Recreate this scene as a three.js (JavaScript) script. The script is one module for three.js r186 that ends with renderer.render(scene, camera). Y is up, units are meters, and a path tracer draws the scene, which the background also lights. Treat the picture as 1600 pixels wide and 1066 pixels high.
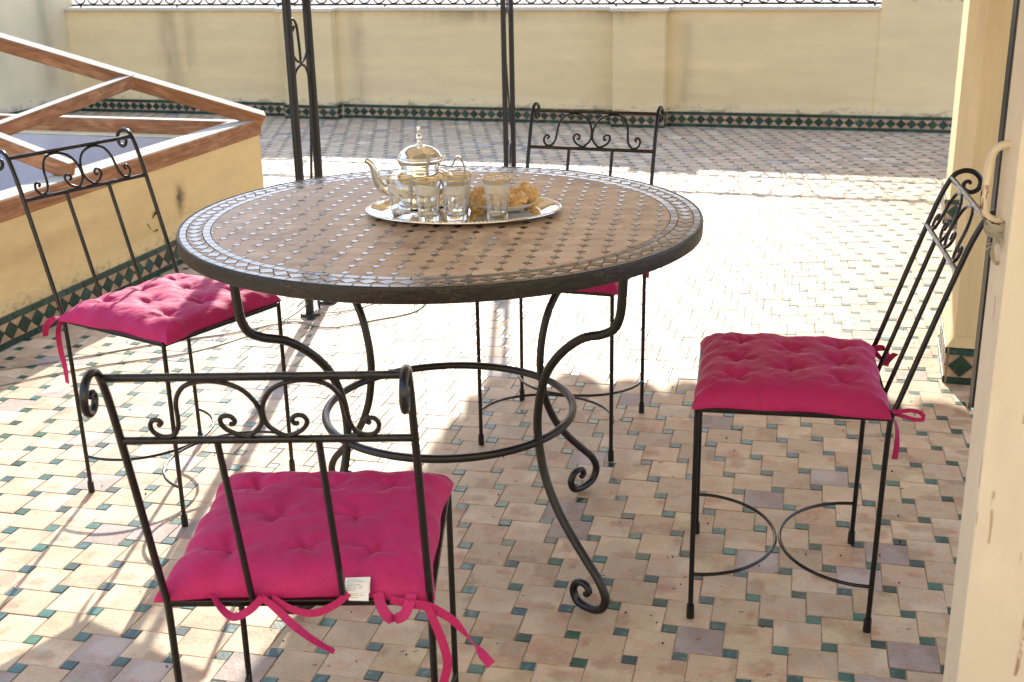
import * as THREE from 'three';
import { mergeGeometries, mergeVertices } from 'three/addons/utils/BufferGeometryUtils.js';
import { RoundedBoxGeometry } from 'three/addons/geometries/RoundedBoxGeometry.js';

// ---------------------------------------------------------------- camera, sky, sun, exposure
const scene = new THREE.Scene();
const camera = new THREE.PerspectiveCamera(31.7, 1024 / 682, 0.05, 1500);
camera.position.set(0, 1.35, 0);
camera.rotation.order = 'YXZ';
camera.rotation.set(-0.3301, 0, -0.0203);
camera.focus = 2.6; camera.userData.fStop = 11;
const renderer = new THREE.WebGLRenderer({ antialias: true });
renderer.setSize(1024, 682);
renderer.toneMapping = THREE.LinearToneMapping;
renderer.toneMappingExposure = 2.55;
renderer.shadowMap.enabled = true;
const SUN_EL = 26.5 * Math.PI / 180, SUN_AZ = 1.0 * Math.PI / 180;
const sunDir = new THREE.Vector3(Math.sin(SUN_AZ) * Math.cos(SUN_EL), Math.sin(SUN_EL), -Math.cos(SUN_AZ) * Math.cos(SUN_EL));
{
  const W = 1024, H = 512, d = new Float32Array(W * H * 4), v = new THREE.Vector3();
  for (let j = 0; j < H; j++) for (let i = 0; i < W; i++) {
    const el = ((j + .5) / H - .5) * Math.PI, az = ((i + .5) / W - .5) * 2 * Math.PI;
    v.set(Math.cos(az) * Math.cos(el), Math.sin(el), Math.sin(az) * Math.cos(el));
    const t = Math.max(0, v.y), k = Math.pow(1 - t, 3.2);
    const ang = Math.acos(Math.min(1, v.dot(sunDir)));
    const g = 1.5 * Math.exp(-ang / .2) + .3 * Math.exp(-ang / .8);
    let r = .27 + .66 * k + g, gg = .435 + .52 * k + g * .95, b = .80 + .22 * k + g * .82;
    if (v.y < 0) { r = .6; gg = .55; b = .48; }
    const o = (j * W + i) * 4; d[o] = r; d[o + 1] = gg; d[o + 2] = b; d[o + 3] = 1;
  }
  const sky = new THREE.DataTexture(d, W, H, THREE.RGBAFormat, THREE.FloatType);
  sky.mapping = THREE.EquirectangularReflectionMapping; sky.magFilter = sky.minFilter = THREE.LinearFilter; sky.needsUpdate = true;
  scene.background = sky; scene.environment = sky;
}
const sun = new THREE.DirectionalLight(new THREE.Color(1, .93, .81), 3.7);
sun.position.copy(sunDir).multiplyScalar(30).add(new THREE.Vector3(0, 0, -4));
sun.target.position.set(0, 0, -4);
sun.castShadow = true; sun.shadow.mapSize.set(4096, 4096); sun.shadow.radius = 1;
Object.assign(sun.shadow.camera, { left: -9, right: 9, top: 9, bottom: -9, near: 1, far: 70 });
scene.add(sun, sun.target);

// ---------------------------------------------------------------- helpers
let seed = 12345;
const rnd = () => { seed = (seed * 1664525 + 1013904223) >>> 0; return seed / 4294967296; };
const rr = (a, b) => a + (b - a) * rnd();
const V = (x, y, z) => new THREE.Vector3(x, y, z);
const used = {};
function numbered(n) { used[n] = (used[n] ?? -1) + 1; return used[n] ? n + '_' + String(used[n]).padStart(3, '0') : n; }
function fin(o) { o.castShadow = true; o.receiveShadow = true; return o; }
function part(parent, name, geo, mat) { const m = fin(new THREE.Mesh(geo, mat)); m.name = name; parent.add(m); return m; }
function thing(name, label, category, pos = [0, 0, 0], yaw = 0, group) {
  const g = new THREE.Group(); g.name = numbered(name); g.position.set(...pos); g.rotation.y = yaw;
  g.userData = { label, category }; if (group) g.userData.group = group; scene.add(g); return g;
}
function solo(name, label, category, geo, mat, group) {
  const m = fin(new THREE.Mesh(geo, mat)); m.name = numbered(name); m.userData = { label, category }; if (group) m.userData.group = group; scene.add(m); return m;
}
function hash(x, y, s) { let h = (x * 374761393 + y * 668265263 + s * 974634777) | 0; h = Math.imul(h ^ (h >>> 13), 1274126177); return ((h ^ (h >>> 16)) >>> 0) / 4294967296; }
function vnoise(x, y, per, s) {
  const xi = Math.floor(x), yi = Math.floor(y), fx = x - xi, fy = y - yi, m = a => ((a % per) + per) % per;
  const u = fx * fx * (3 - 2 * fx), w = fy * fy * (3 - 2 * fy);
  const a = hash(m(xi), m(yi), s), b = hash(m(xi + 1), m(yi), s), c = hash(m(xi), m(yi + 1), s), d = hash(m(xi + 1), m(yi + 1), s);
  return (a + (b - a) * u) * (1 - w) + (c + (d - c) * u) * w;
}
function fbm(u, v, per, oct, s) { let t = 0, a = .5, n = 0; for (let o = 0; o < oct; o++) { t += a * vnoise(u * per, v * per, per, s + o * 7); n += a; a *= .55; per *= 2; } return t / n; }
const c8 = x => Math.max(0, Math.min(255, x * 255)) | 0;
const sstep = (a, b, x) => { const t = Math.max(0, Math.min(1, (x - a) / (b - a))); return t * t * (3 - 2 * t); };
function tex(W, H, fn, srgb, repeat) {
  const d = new Uint8Array(W * H * 4);
  for (let j = 0; j < H; j++) for (let i = 0; i < W; i++) { const c = fn(i / W, j / H), o = (j * W + i) * 4; d[o] = c8(c[0]); d[o + 1] = c8(c[1]); d[o + 2] = c8(c[2]); d[o + 3] = c.length > 3 ? c8(c[3]) : 255; }
  const t = new THREE.DataTexture(d, W, H); t.wrapS = t.wrapT = THREE.RepeatWrapping; t.magFilter = THREE.LinearFilter; t.minFilter = THREE.LinearMipmapLinearFilter; t.generateMipmaps = true;
  if (srgb) t.colorSpace = THREE.SRGBColorSpace; if (repeat) t.repeat.set(...repeat); t.needsUpdate = true; return t;
}
const gray = f => (u, v) => { const g = f(u, v); return [g, g, g]; };
function std(color, rough, o = {}) { const m = new THREE.MeshStandardMaterial({ roughness: rough, metalness: 0, side: THREE.DoubleSide, ...o }); m.color.setRGB(...color); return m; }
function phys(color, rough, o = {}) { const m = new THREE.MeshPhysicalMaterial({ roughness: rough, metalness: 0, side: THREE.DoubleSide, ...o }); m.color.setRGB(...color); return m; }
// uv in metres from position and normal
function metricUV(g, k = 1, off = [0, 0]) {
  if (g.index) g = g.toNonIndexed(); g.computeVertexNormals();
  const p = g.attributes.position, n = g.attributes.normal, uv = new Float32Array(p.count * 2);
  for (let i = 0; i < p.count; i++) {
    const ax = Math.abs(n.getX(i)), ay = Math.abs(n.getY(i)), az = Math.abs(n.getZ(i)); let a, b;
    if (ay >= ax && ay >= az) { a = p.getX(i); b = p.getZ(i); } else if (ax > az) { a = p.getZ(i); b = p.getY(i); } else { a = p.getX(i); b = p.getY(i); }
    uv[2 * i] = a * k + off[0]; uv[2 * i + 1] = b * k + off[1];
  }
  g.setAttribute('uv', new THREE.BufferAttribute(uv, 2)); return g;
}
function box(w, h, d, x, y, z, r = 0) { const g = r ? new RoundedBoxGeometry(w, h, d, 2, r) : new THREE.BoxGeometry(w, h, d); g.translate(x, y, z); return metricUV(g); }
function tubeG(pts, r, seg, rad = 8, taper) {
  const c = pts.getPointAt ? pts : new THREE.CatmullRomCurve3(pts, false, 'centripetal');
  const n = seg || Math.max(8, (pts.length || 8) * 5);
  const g = new THREE.TubeGeometry(c, n, r, rad, false);
  const caps = [];
  const p = g.attributes.position;
  if (taper) for (let i = 0; i <= n; i++) { const q = c.getPointAt(i / n), s = taper(i / n); for (let j = 0; j <= rad; j++) { const k = i * (rad + 1) + j; p.setXYZ(k, q.x + (p.getX(k) - q.x) * s, q.y + (p.getY(k) - q.y) * s, q.z + (p.getZ(k) - q.z) * s); } }
  // round-ish end caps
  const idx = Array.from(g.index.array), pos = Array.from(p.array), nor = Array.from(g.attributes.normal.array), uv = Array.from(g.attributes.uv.array);
  for (const [i, sgn] of [[0, -1], [n, 1]]) {
    const q = c.getPointAt(i / n), t = c.getTangentAt(i / n).multiplyScalar(sgn * r * .35 * (taper ? taper(i / n) : 1)); const k = pos.length / 3;
    pos.push(q.x + t.x, q.y + t.y, q.z + t.z); const tn = t.clone().normalize(); nor.push(tn.x, tn.y, tn.z); uv.push(0, 0);
    for (let j = 0; j < rad; j++) { const a = i * (rad + 1) + j, b = a + 1; sgn > 0 ? idx.push(a, b, k) : idx.push(b, a, k); }
  }
  const o = new THREE.BufferGeometry(); o.setAttribute('position', new THREE.Float32BufferAttribute(pos, 3)); o.setAttribute('normal', new THREE.Float32BufferAttribute(nor, 3)); o.setAttribute('uv', new THREE.Float32BufferAttribute(uv, 2)); o.setIndex(idx);
  return o;
}
const bar = (a, b, r, rad = 8) => tubeG(new THREE.LineCurve3(a, b), r, 1, rad);
// flat bar / beam between two points
function beam(a, b, w, h, up = V(0, 1, 0), r = 0) {
  const d = b.clone().sub(a), L = d.length(); let g = r ? new RoundedBoxGeometry(w, h, L, 2, r) : new THREE.BoxGeometry(w, h, L); g = metricUV(g);
  { const p = g.attributes.position, nn = g.attributes.normal, uv = g.attributes.uv, o1 = rnd(), o2 = rnd(); for (let i = 0; i < p.count; i++) { const ax = Math.abs(nn.getX(i)), az = Math.abs(nn.getZ(i)), ay = Math.abs(nn.getY(i)); uv.setXY(i, (ax > ay ? p.getY(i) : p.getX(i)) * 3 + o1, (az > .8 ? p.getY(i) : p.getZ(i)) * 1.1 + o2); } }
  const z = d.normalize(), x = up.clone().cross(z).normalize(), y = z.clone().cross(x);
  g.applyMatrix4(new THREE.Matrix4().makeBasis(x, y, z).setPosition(a.clone().add(b).multiplyScalar(.5))); return g;
}
// chamfered convex tile, polygon in (x, z), top at y1
function polyTile(pts, y0, y1, ch) {
  let cx = 0, cz = 0, area = 0; for (let i = 0; i < pts.length; i++) { const p = pts[i], q = pts[(i + 1) % pts.length]; cx += p[0]; cz += p[1]; area += p[0] * q[1] - q[0] * p[1]; } cx /= pts.length; cz /= pts.length;
  if (area > 0) pts = pts.slice().reverse();
  const n = pts.length, inn = pts.map(([x, z]) => { const L = Math.hypot(x - cx, z - cz) || 1, k = Math.max(.3, 1 - ch * 1.3 / L); return [cx + (x - cx) * k, cz + (z - cz) * k]; });
  const P = [], tri = (a, b, c) => P.push(...a, ...b, ...c);
  for (let i = 1; i < n - 1; i++) tri([inn[0][0], y1, inn[0][1]], [inn[i][0], y1, inn[i][1]], [inn[i + 1][0], y1, inn[i + 1][1]]);
  for (let i = 0; i < n; i++) {
    const j = (i + 1) % n, a = [pts[i][0], y1 - ch, pts[i][1]], b = [pts[j][0], y1 - ch, pts[j][1]], A = [inn[i][0], y1, inn[i][1]], B = [inn[j][0], y1, inn[j][1]];
    const a0 = [pts[i][0], y0, pts[i][1]], b0 = [pts[j][0], y0, pts[j][1]];
    tri(A, a, b); tri(A, b, B); if (y0 < y1 - ch - 1e-6) { tri(a, a0, b0); tri(a, b0, b); }
  }
  const g = new THREE.BufferGeometry(); g.setAttribute('position', new THREE.Float32BufferAttribute(P, 3)); g.computeVertexNormals(); return g;
}
function colored(g, c) { const n = g.attributes.position.count, a = new Float32Array(n * 3); for (let i = 0; i < n; i++) { a[3 * i] = c[0]; a[3 * i + 1] = c[1]; a[3 * i + 2] = c[2]; } g.setAttribute('color', new THREE.BufferAttribute(a, 3)); return g; }
function ribbon(pts, w, side, th = .0012) {   // flat strip along a curve; side = width direction hint(s)
  const c = new THREE.CatmullRomCurve3(pts, false, 'centripetal'), n = pts.length * 8, P = [], I = [], U = [];
  for (let i = 0; i <= n; i++) {
    const t = i / n, q = c.getPointAt(t), T = c.getTangentAt(t); const s = Array.isArray(side) ? side[0].clone().lerp(side[1], t) : side.clone();
    s.addScaledVector(T, -s.dot(T)).normalize(); const N = T.clone().cross(s).normalize();
    for (const [a, b] of [[-1, -1], [1, -1], [1, 1], [-1, 1]]) { const r = q.clone().addScaledVector(s, a * w / 2).addScaledVector(N, b * th / 2); P.push(r.x, r.y, r.z); U.push(a * .5 * w, t * n * .01); }
    if (i < n) for (let k = 0; k < 4; k++) { const a = i * 4 + k, b = i * 4 + (k + 1) % 4; I.push(a, b, b + 4, a, b + 4, a + 4); }
  }
  I.push(0, 1, 2, 0, 2, 3); const e = n * 4; I.push(e, e + 2, e + 1, e, e + 3, e + 2);
  let g = new THREE.BufferGeometry(); g.setAttribute('position', new THREE.Float32BufferAttribute(P, 3)); g.setAttribute('uv', new THREE.Float32BufferAttribute(U, 2)); g.setIndex(I); g = g.toNonIndexed(); g.computeVertexNormals(); return g;
}
const strip = gs => gs.map(g => { g = g.index ? g.toNonIndexed() : g; for (const k of Object.keys(g.attributes)) if (!['position', 'normal', 'uv', 'color'].includes(k)) g.deleteAttribute(k); return g; });
const merge = gs => mergeGeometries(strip(gs));

// ---------------------------------------------------------------- materials
const T = {};
T.clay = tex(512, 512, (u, v) => {
  const a = fbm(u, v, 6, 5, 3), b = fbm(u, v, 14, 4, 31), c = fbm(u, v, 3, 4, 77), f = fbm(u, v, 90, 2, 5);
  const st = sstep(.56, .74, a) * .13, pk = sstep(.5, .72, b) * .075, wh = sstep(.55, .72, c) * .14, sp = f > .8 ? .12 : 0;
  const g = .90 + (f - .5) * .09;
  return [g - st * .75 - sp + wh * .6, g - st - pk * .75 - sp + wh * .8, g - st * 1.1 - pk * 1.0 - sp + wh];
}, true);
T.clayB = tex(512, 512, gray((u, v) => .5 + .5 * (fbm(u, v, 8, 5, 9) - .5) + .35 * (fbm(u, v, 80, 2, 15) - .5)), false);
T.glaze = tex(256, 256, (u, v) => { const a = fbm(u, v, 6, 4, 41), b = fbm(u, v, 30, 3, 43), w = sstep(.66, .8, b) * .9; const g = .55 + .7 * a; return [g * .75 + w * .5, g * .85 + w * .42, g * .8 + w * .36]; }, true);
T.plaster = tex(1024, 1024, (u, v) => { const a = fbm(u, v, 4, 5, 101), b = fbm(u, v, 24, 4, 103); const g = .93 + (a - .5) * .14 + (b - .5) * .06; return [g, g - .005, g - .02 * a - .015]; }, true);
T.plasterB = tex(512, 512, gray((u, v) => .5 + .6 * (fbm(u, v, 10, 5, 111) - .5) + .2 * (fbm(u, v, 90, 2, 115) - .5)), false);
T.wood = tex(512, 512, (u, v) => { const w = fbm(u, v, 3, 3, 201), s = Math.sin((u * 9 + w * 5) * 6.28) * .5 + .5, f = vnoise(u * 160, v * 5, 160, 207), k = fbm(u, v, 9, 4, 211); const g = .70 + .09 * s + (f - .5) * .2; const gr = sstep(.48, .72, k) * .42; return [g + gr * .25, g * .84 + gr * .3, g * .70 + gr * .38]; }, true);
T.weaveB = tex(256, 256, gray((u, v) => { const x = u * 64, y = v * 64, k = (Math.floor(x) + Math.floor(y)) & 1; const sx = Math.sin((x % 1) * Math.PI), sy = Math.sin((y % 1) * Math.PI); return .35 + .4 * (k ? sx : sy) + .25 * (fbm(u, v, 32, 2, 301) - .5); }), false);
T.cloth = tex(512, 512, (u, v) => { const a = fbm(u, v, 5, 5, 311), b = vnoise(u * 240, v * 240, 240, 313); const g = .9 + (a - .5) * .16 + (b - .5) * .1; return [g, g, g]; }, true);
T.iron = tex(256, 256, (u, v) => { const a = fbm(u, v, 10, 4, 401), b = fbm(u, v, 34, 3, 403); const w = sstep(.62, .75, b) * sstep(.45, .65, a); return [.55 + .35 * w + .2 * a, .55 + .18 * w + .2 * a, .55 + .08 * w + .2 * a]; }, true);
T.ironB = tex(256, 256, gray((u, v) => fbm(u, v, 24, 4, 411)), false);
T.rust = tex(512, 512, (u, v) => { const a = fbm(u, v, 12, 4, 421), b = fbm(u, v, 48, 3, 423), w = sstep(.62, .78, b) * sstep(.35, .6, a); return [.16 + .24 * w + .1 * a, .145 + .19 * w + .085 * a, .125 + .13 * w + .06 * a]; }, true);
T.rough = tex(256, 256, gray((u, v) => .55 + .45 * fbm(u, v, 8, 4, 431)), false);

const M = {};
M.clay = std([1, 1, 1], .64, { map: T.clay, bumpMap: T.clayB, bumpScale: .0016, vertexColors: true });
M.glaze = std([1, 1, 1], .4, { map: T.glaze, bumpMap: T.clayB, bumpScale: .0006, vertexColors: true });
M.mortar = std([.50, .405, .295], .95, { map: T.clay, bumpMap: T.clayB, bumpScale: .003 });
M.plaster = std([.76, .62, .35], .9, { map: T.plaster, bumpMap: T.plasterB, bumpScale: .003 });
M.plasterPale = std([.66, .56, .38], .85, { map: T.plaster, bumpMap: T.plasterB, bumpScale: .002 });
M.cap = std([.72, .68, .58], .9, { map: T.plaster, bumpMap: T.plasterB, bumpScale: .003 });
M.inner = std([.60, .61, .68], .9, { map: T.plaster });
M.wood = std([.58, .385, .235], .75, { map: T.wood, bumpMap: T.clayB, bumpScale: .001 });
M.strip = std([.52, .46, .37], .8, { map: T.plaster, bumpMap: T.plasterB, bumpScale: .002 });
M.iron = std([.0065, .006, .0058], .24, { map: T.iron, bumpMap: T.ironB, bumpScale: .0006 });
M.ironMatt = std([.016, .0145, .012], .36, { map: T.iron, bumpMap: T.ironB, bumpScale: .0008 });
M.ironGrey = std([.035, .035, .035], .42, { map: T.iron, bumpMap: T.ironB, bumpScale: .0006 });
M.rim = std([.38, .38, .38], .45, { map: T.rust, bumpMap: T.ironB, bumpScale: .0012 });
M.cloth = phys([.53, .012, .128], .75, { map: T.cloth, bumpMap: T.weaveB, bumpScale: .0005, sheen: .85, sheenRoughness: .35 }); M.cloth.sheenColor.setRGB(1, .62, .85);
M.cloth.map.repeat.set(1, 1);
M.silver = std([.90, .91, .91], .055, { metalness: 1 });
M.silverSoft = std([.90, .88, .84], .16, { metalness: 1 });
M.gold = std([.80, .56, .16], .22, { metalness: 1 });
M.glass = phys([1, 1, 1], .01, { transmission: 1, thickness: .01, ior: 1.5 });
M.white = std([.75, .75, .73], .3);
M.canopy = phys([.60, .43, .23], .95, { transmission: .34, thickness: 0, map: T.cloth });
M.grout = std([.34, .255, .18], .85, { map: T.clay });

// directions of the terrace: u runs along the back wall to the right, n runs away from the viewer
const TH = 16.8 * Math.PI / 180, U = V(Math.cos(TH), 0, Math.sin(TH)), N = V(Math.sin(TH), 0, -Math.cos(TH));
const on = (o, s, p, h = 0) => V(o.x + U.x * s + N.x * p, h, o.z + U.z * s + N.z * p);

// ---------------------------------------------------------------- ground and tiled floor
{
  const g = new THREE.PlaneGeometry(1200, 1200, 1, 1); g.rotateX(-Math.PI / 2); g.translate(0, -.08, 0);
  const gm = std([.52, .40, .29], .95, { map: T.clay }); const m = fin(new THREE.Mesh(metricUV(g, .12), gm)); m.name = 'ground'; m.userData.kind = 'structure'; scene.add(m);
}
const tileTones = [];
for (let i = 0; i < 40; i++) {
  const k = rr(.88, 1.12), t = rnd(); let c = [.63 * k, .475 * k, .30 * k];
  if (t < .11) c = [.45 * k, .36 * k, .30 * k]; else if (t < .26) c = [.62 * k, .44 * k, .275 * k]; else if (t < .42) c = [.67 * k, .515 * k, .335 * k]; else if (t < .5) c = [.60 * k, .455 * k, .27 * k];
  tileTones.push(c);
}
const greenTones = []; for (let i = 0; i < 12; i++) { const k = rr(.6, 1.25), t = rnd(); greenTones.push(t < .6 ? [.045 * k, .15 * k, .135 * k] : t < .85 ? [.05 * k, .15 * k, .17 * k] : [.05 * k, .16 * k, .10 * k]); }
const floor = new THREE.Group(); floor.name = 'floor'; floor.userData.kind = 'structure'; scene.add(floor);
{
  const s = .0995, ph = -.0716, ox = .2163, oz = -2.0119, FA = .312, a = s * Math.cos(FA), b = s * Math.sin(FA), gap = .0009, fa = FA - .0716, FU = V(Math.cos(fa), 0, Math.sin(fa)), FN = V(Math.sin(fa), 0, -Math.cos(fa));
  const bed = new THREE.BoxGeometry(11.6, .05, 13); bed.translate(0, -.0269, 0); const bg = metricUV(bed, 3);
  const bm = part(floor, 'mortar_bed', bg, M.mortar); bm.rotation.y = -TH; bm.position.copy(V(-.2, 0, -4.6));
  const bedInv = new THREE.Matrix4().makeRotationY(TH);
  const big = [], small = [];
  const inBed = (x, z) => { const v = V(x + .2, 0, z + 4.6).applyMatrix4(bedInv); return Math.abs(v.x) < 5.75 && Math.abs(v.z) < 6.45; };
  for (let i = -90; i < 90; i++) for (let j = -110; j < 60; j++) {
    const x = ox + s * (Math.cos(ph) * i - Math.sin(ph) * j), z = oz + s * (Math.sin(ph) * i + Math.cos(ph) * j);
    if (!inBed(x, z)) continue;
    small.push([x, z]);
    const e1 = b / 2 + a / 2, e2 = -b / 2 + a / 2;   // centre of the large tile in tile axes (u to the right, -n to the near side)
    big.push([x + FU.x * e1 - FN.x * e2, z + FU.z * e1 - FN.z * e2]);
  }
  const geo = (side, ch, low) => { const h = side / 2, w = () => rr(-.0011, .0011) * (side > .05 ? 1 : .8); return polyTile([[-h + w(), -h + w()], [h + w(), -h + w()], [h + w(), h + w()], [-h + w(), h + w()]], low ? -ch : -.006, 0, ch); };
  function uvOff(g, k, o) { return metricUV(g, k, o); }
  const bigV = [], smallV = [];
  for (let i = 0; i < 40; i++) bigV.push(colored(uvOff(geo(a - 2 * gap, .0012), 2.1, [rnd(), rnd()]), tileTones[i]));
  for (let i = 0; i < 12; i++) smallV.push(colored(uvOff(geo(b - 2.6 * gap, .0012), 3, [rnd(), rnd()]), greenTones[i]));
  const vis = (x, z) => z < -1.75 && Math.abs(x) < -.44 * z + .05;
  function lay(list, variants, mat, name, stuffName, side, ch, tones, uvk) {
    const order = list.map(t => [vis(t[0], t[1]) ? Math.hypot(t[0], t[1]) : 100 + Math.hypot(t[0], t[1]), t]).sort((p, q) => p[0] - q[0]);
    const rest = [];
    order.forEach(([, t], k) => {
      const y = rr(-.0009, .0009), ry = -fa + rr(-.014, .014), rx = rr(-.006, .006), rz = rr(-.006, .006);
      if (k < 300) { const m = part(floor, name, variants[Math.floor(rnd() * variants.length)], mat); m.position.set(t[0], y, t[1]); m.rotation.set(rx, ry + Math.floor(rnd() * 4) * Math.PI / 2, rz); m.name = k ? name + '_' + String(k).padStart(3, '0') : name; }
      else {
        const g = colored(metricUV(geo(side, ch, true), uvk, [rnd(), rnd()]), tones[Math.floor(rnd() * tones.length)]);
        g.applyMatrix4(new THREE.Matrix4().compose(V(t[0], y, t[1]), new THREE.Quaternion().setFromEuler(new THREE.Euler(rx, ry, rz)), V(1, 1, 1))); rest.push(g);
      }
    });
    const m = part(floor, stuffName, merge(rest), mat); m.userData.kind = 'stuff';
  }
  lay(big, bigV, M.clay, 'floor_tile', 'far_floor_tiles', a - 2 * gap, .0012, tileTones, 2.1);
  lay(small, smallV, M.glaze, 'glazed_tile', 'far_glazed_tiles', b - 2.6 * gap, .0012, greenTones, 3);
}

// ---------------------------------------------------------------- tiled dado strip, laid on a face
const dadoTri = std([.56, .40, .255], .6, { map: T.clay, bumpMap: T.clayB, bumpScale: .001, vertexColors: true });
function dado(parent, A, B, out, H = .106, step = .068) {      // A, B: floor points of the face (left to right), out: normal of the face
  const d = B.clone().sub(A), L = d.length(); d.normalize();
  const bh = .021, n = Math.max(1, Math.round(L / step)), st = L / n, mid0 = bh + .0015, mid1 = H - bh - .0015, hm = (mid1 - mid0) / 2, cy = (mid0 + mid1) / 2, g = .0009;
  const basis = new THREE.Matrix4().makeBasis(d, out.clone().multiplyScalar(1), d.clone().cross(out)); // local x along, y out, z = d x out (down)
  const place = (pts, y1) => { const t = polyTile(pts, 0, y1, .0012); return t; };
  const put = (name, pts, tone, mat, th = .0085) => {
    const gg = colored(metricUV(place(pts, th + rr(-.0006, .0006)), 3, [rnd(), rnd()]), tone); gg.applyMatrix4(basis.clone().setPosition(A)); const m = part(parent, name, gg, mat); return m;
  };
  const gt = () => { const c = greenTones[Math.floor(rnd() * 12)]; return [c[0] * .55, c[1] * .6, c[2] * .5]; };
  const sgn = d.clone().cross(out).y < 0 ? -1 : 1;    // local z to world up
  const bed = new THREE.BoxGeometry(L, .004, H - .004); bed.translate(L / 2, .002, sgn * H / 2); bed.applyMatrix4(basis.clone().setPosition(A)); part(parent, 'tile_bed', metricUV(bed, 3), M.mortar);
  for (let i = 0; i < n; i++) {
    const x0 = i * st, xc = x0 + st / 2, hw = st / 2 - g, P = a => a.map(([x, y]) => [x, sgn * y]);
    put('diamond_tile', P([[xc - hw, cy], [xc, cy - hm + g], [xc + hw, cy], [xc, cy + hm - g]]), gt(), M.glaze, .0088);
    const tt = () => { const k = rr(.85, 1.12); return [k, k * rr(.95, 1.03), k * rr(.92, 1.04)]; };
    put('triangle_tile', P([[x0 + hw * 2 + g - st / 2 + g * 2, mid1 - g * .2], [x0 + st + st / 2 - g * 3, mid1 - g * .2], [x0 + st, cy + g * 2.5]].map(([x, y]) => [Math.min(L, x), y])), tt(), dadoTri);
    put('triangle_tile', P([[x0 + st / 2 + g * 3, mid0 + g * .2], [x0 + st + st / 2 - g * 3, mid0 + g * .2], [x0 + st, cy - g * 2.5]].map(([x, y]) => [Math.min(L, x), y])), tt(), dadoTri);
  }
  const m = Math.max(1, Math.round(L / .1)), bs = L / m;
  for (let i = 0; i < m; i++) for (const y0 of [.001, H - bh]) put('border_tile', [[i * bs + g, y0], [(i + 1) * bs - g, y0], [(i + 1) * bs - g, y0 + bh - .001], [i * bs + g, y0 + bh - .001]].map(([x, y]) => [x, sgn * y]), gt(), M.glaze, .011);
}
// a wall block: base line A to B, depth behind it, height
function block(A, B, depth, h, y0 = 0) {
  const d = B.clone().sub(A), L = d.length(); d.normalize(); const back = V(d.z, 0, -d.x);
  const g = new THREE.BoxGeometry(L, h - y0, depth, Math.max(1, Math.round(L * 4)), 4, 1); g.translate(L / 2, (h + y0) / 2, -depth / 2);
  const gg = metricUV(g); gg.applyMatrix4(new THREE.Matrix4().makeBasis(d, V(0, 1, 0), back.clone().multiplyScalar(-1)).setPosition(A)); return gg;
}
const TOWARD = N.clone().multiplyScalar(-1);
const O = V(-1.249, 0, -9.338);          // foot of the back wall where the first pilaster ends
// stain texture of the back wall: metres along and up
function wallTex(L, H, marks, base, seedN, dirtBase) {
  return tex(1024, 256, (u, v) => {
    const x = u * L, y = v * H, a = fbm(u, v, 5, 5, seedN), b = fbm(u * 4, v, 16, 3, seedN + 9); let g = .95 + (a - .5) * .13 + (b - .5) * .05, d = 0;
    for (const [mx, w, y0, y1, k] of marks) { const q = Math.exp(-((((x - mx) + (b - .5) * .04) / w) ** 2)) * sstep(y0 - .05, y0 + .1, y) * (1 - sstep(y1 - .02, y1 + .06, y)); d += q * k * (.55 + .9 * vnoise(x * 30, y * 5, 4096, seedN + 3)); }
    { const n1 = fbm(u * 2, v * .7, 12, 4, seedN + 21), n2 = fbm(u, v, 3, 2, seedN + 23); if (Math.abs(n1 - .5) < .0035) d += .45 * (1 - sstep(dirtBase + .02, dirtBase + .08, y)) * sstep(.4, .5, n2); }
    const e = dirtBase + .05 * (fbm(u * 3, .3, 32, 4, seedN + 5) - .3); const k = (1 - sstep(0, .07, y - e + .02)) * (.06 + .34 * sstep(.5, .7, fbm(u * 6, v, 24, 4, seedN + 13)));
    d += k; const pale = (1 - sstep(0, .05, y - e - .02)) * .1;
    g = g - d * .55; return [(g + pale * .3) * base[0], (g + pale * .4 - d * .02) * base[1], (g + pale * .8 - d * .02) * base[2]];
  }, true);
}
function faceUV(g, A, d, L, H) { const p = g.attributes.position, uv = g.attributes.uv; for (let i = 0; i < p.count; i++) uv.setXY(i, ((p.getX(i) - A.x) * d.x + (p.getZ(i) - A.z) * d.z) / L, p.getY(i) / H); return g; }
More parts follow.
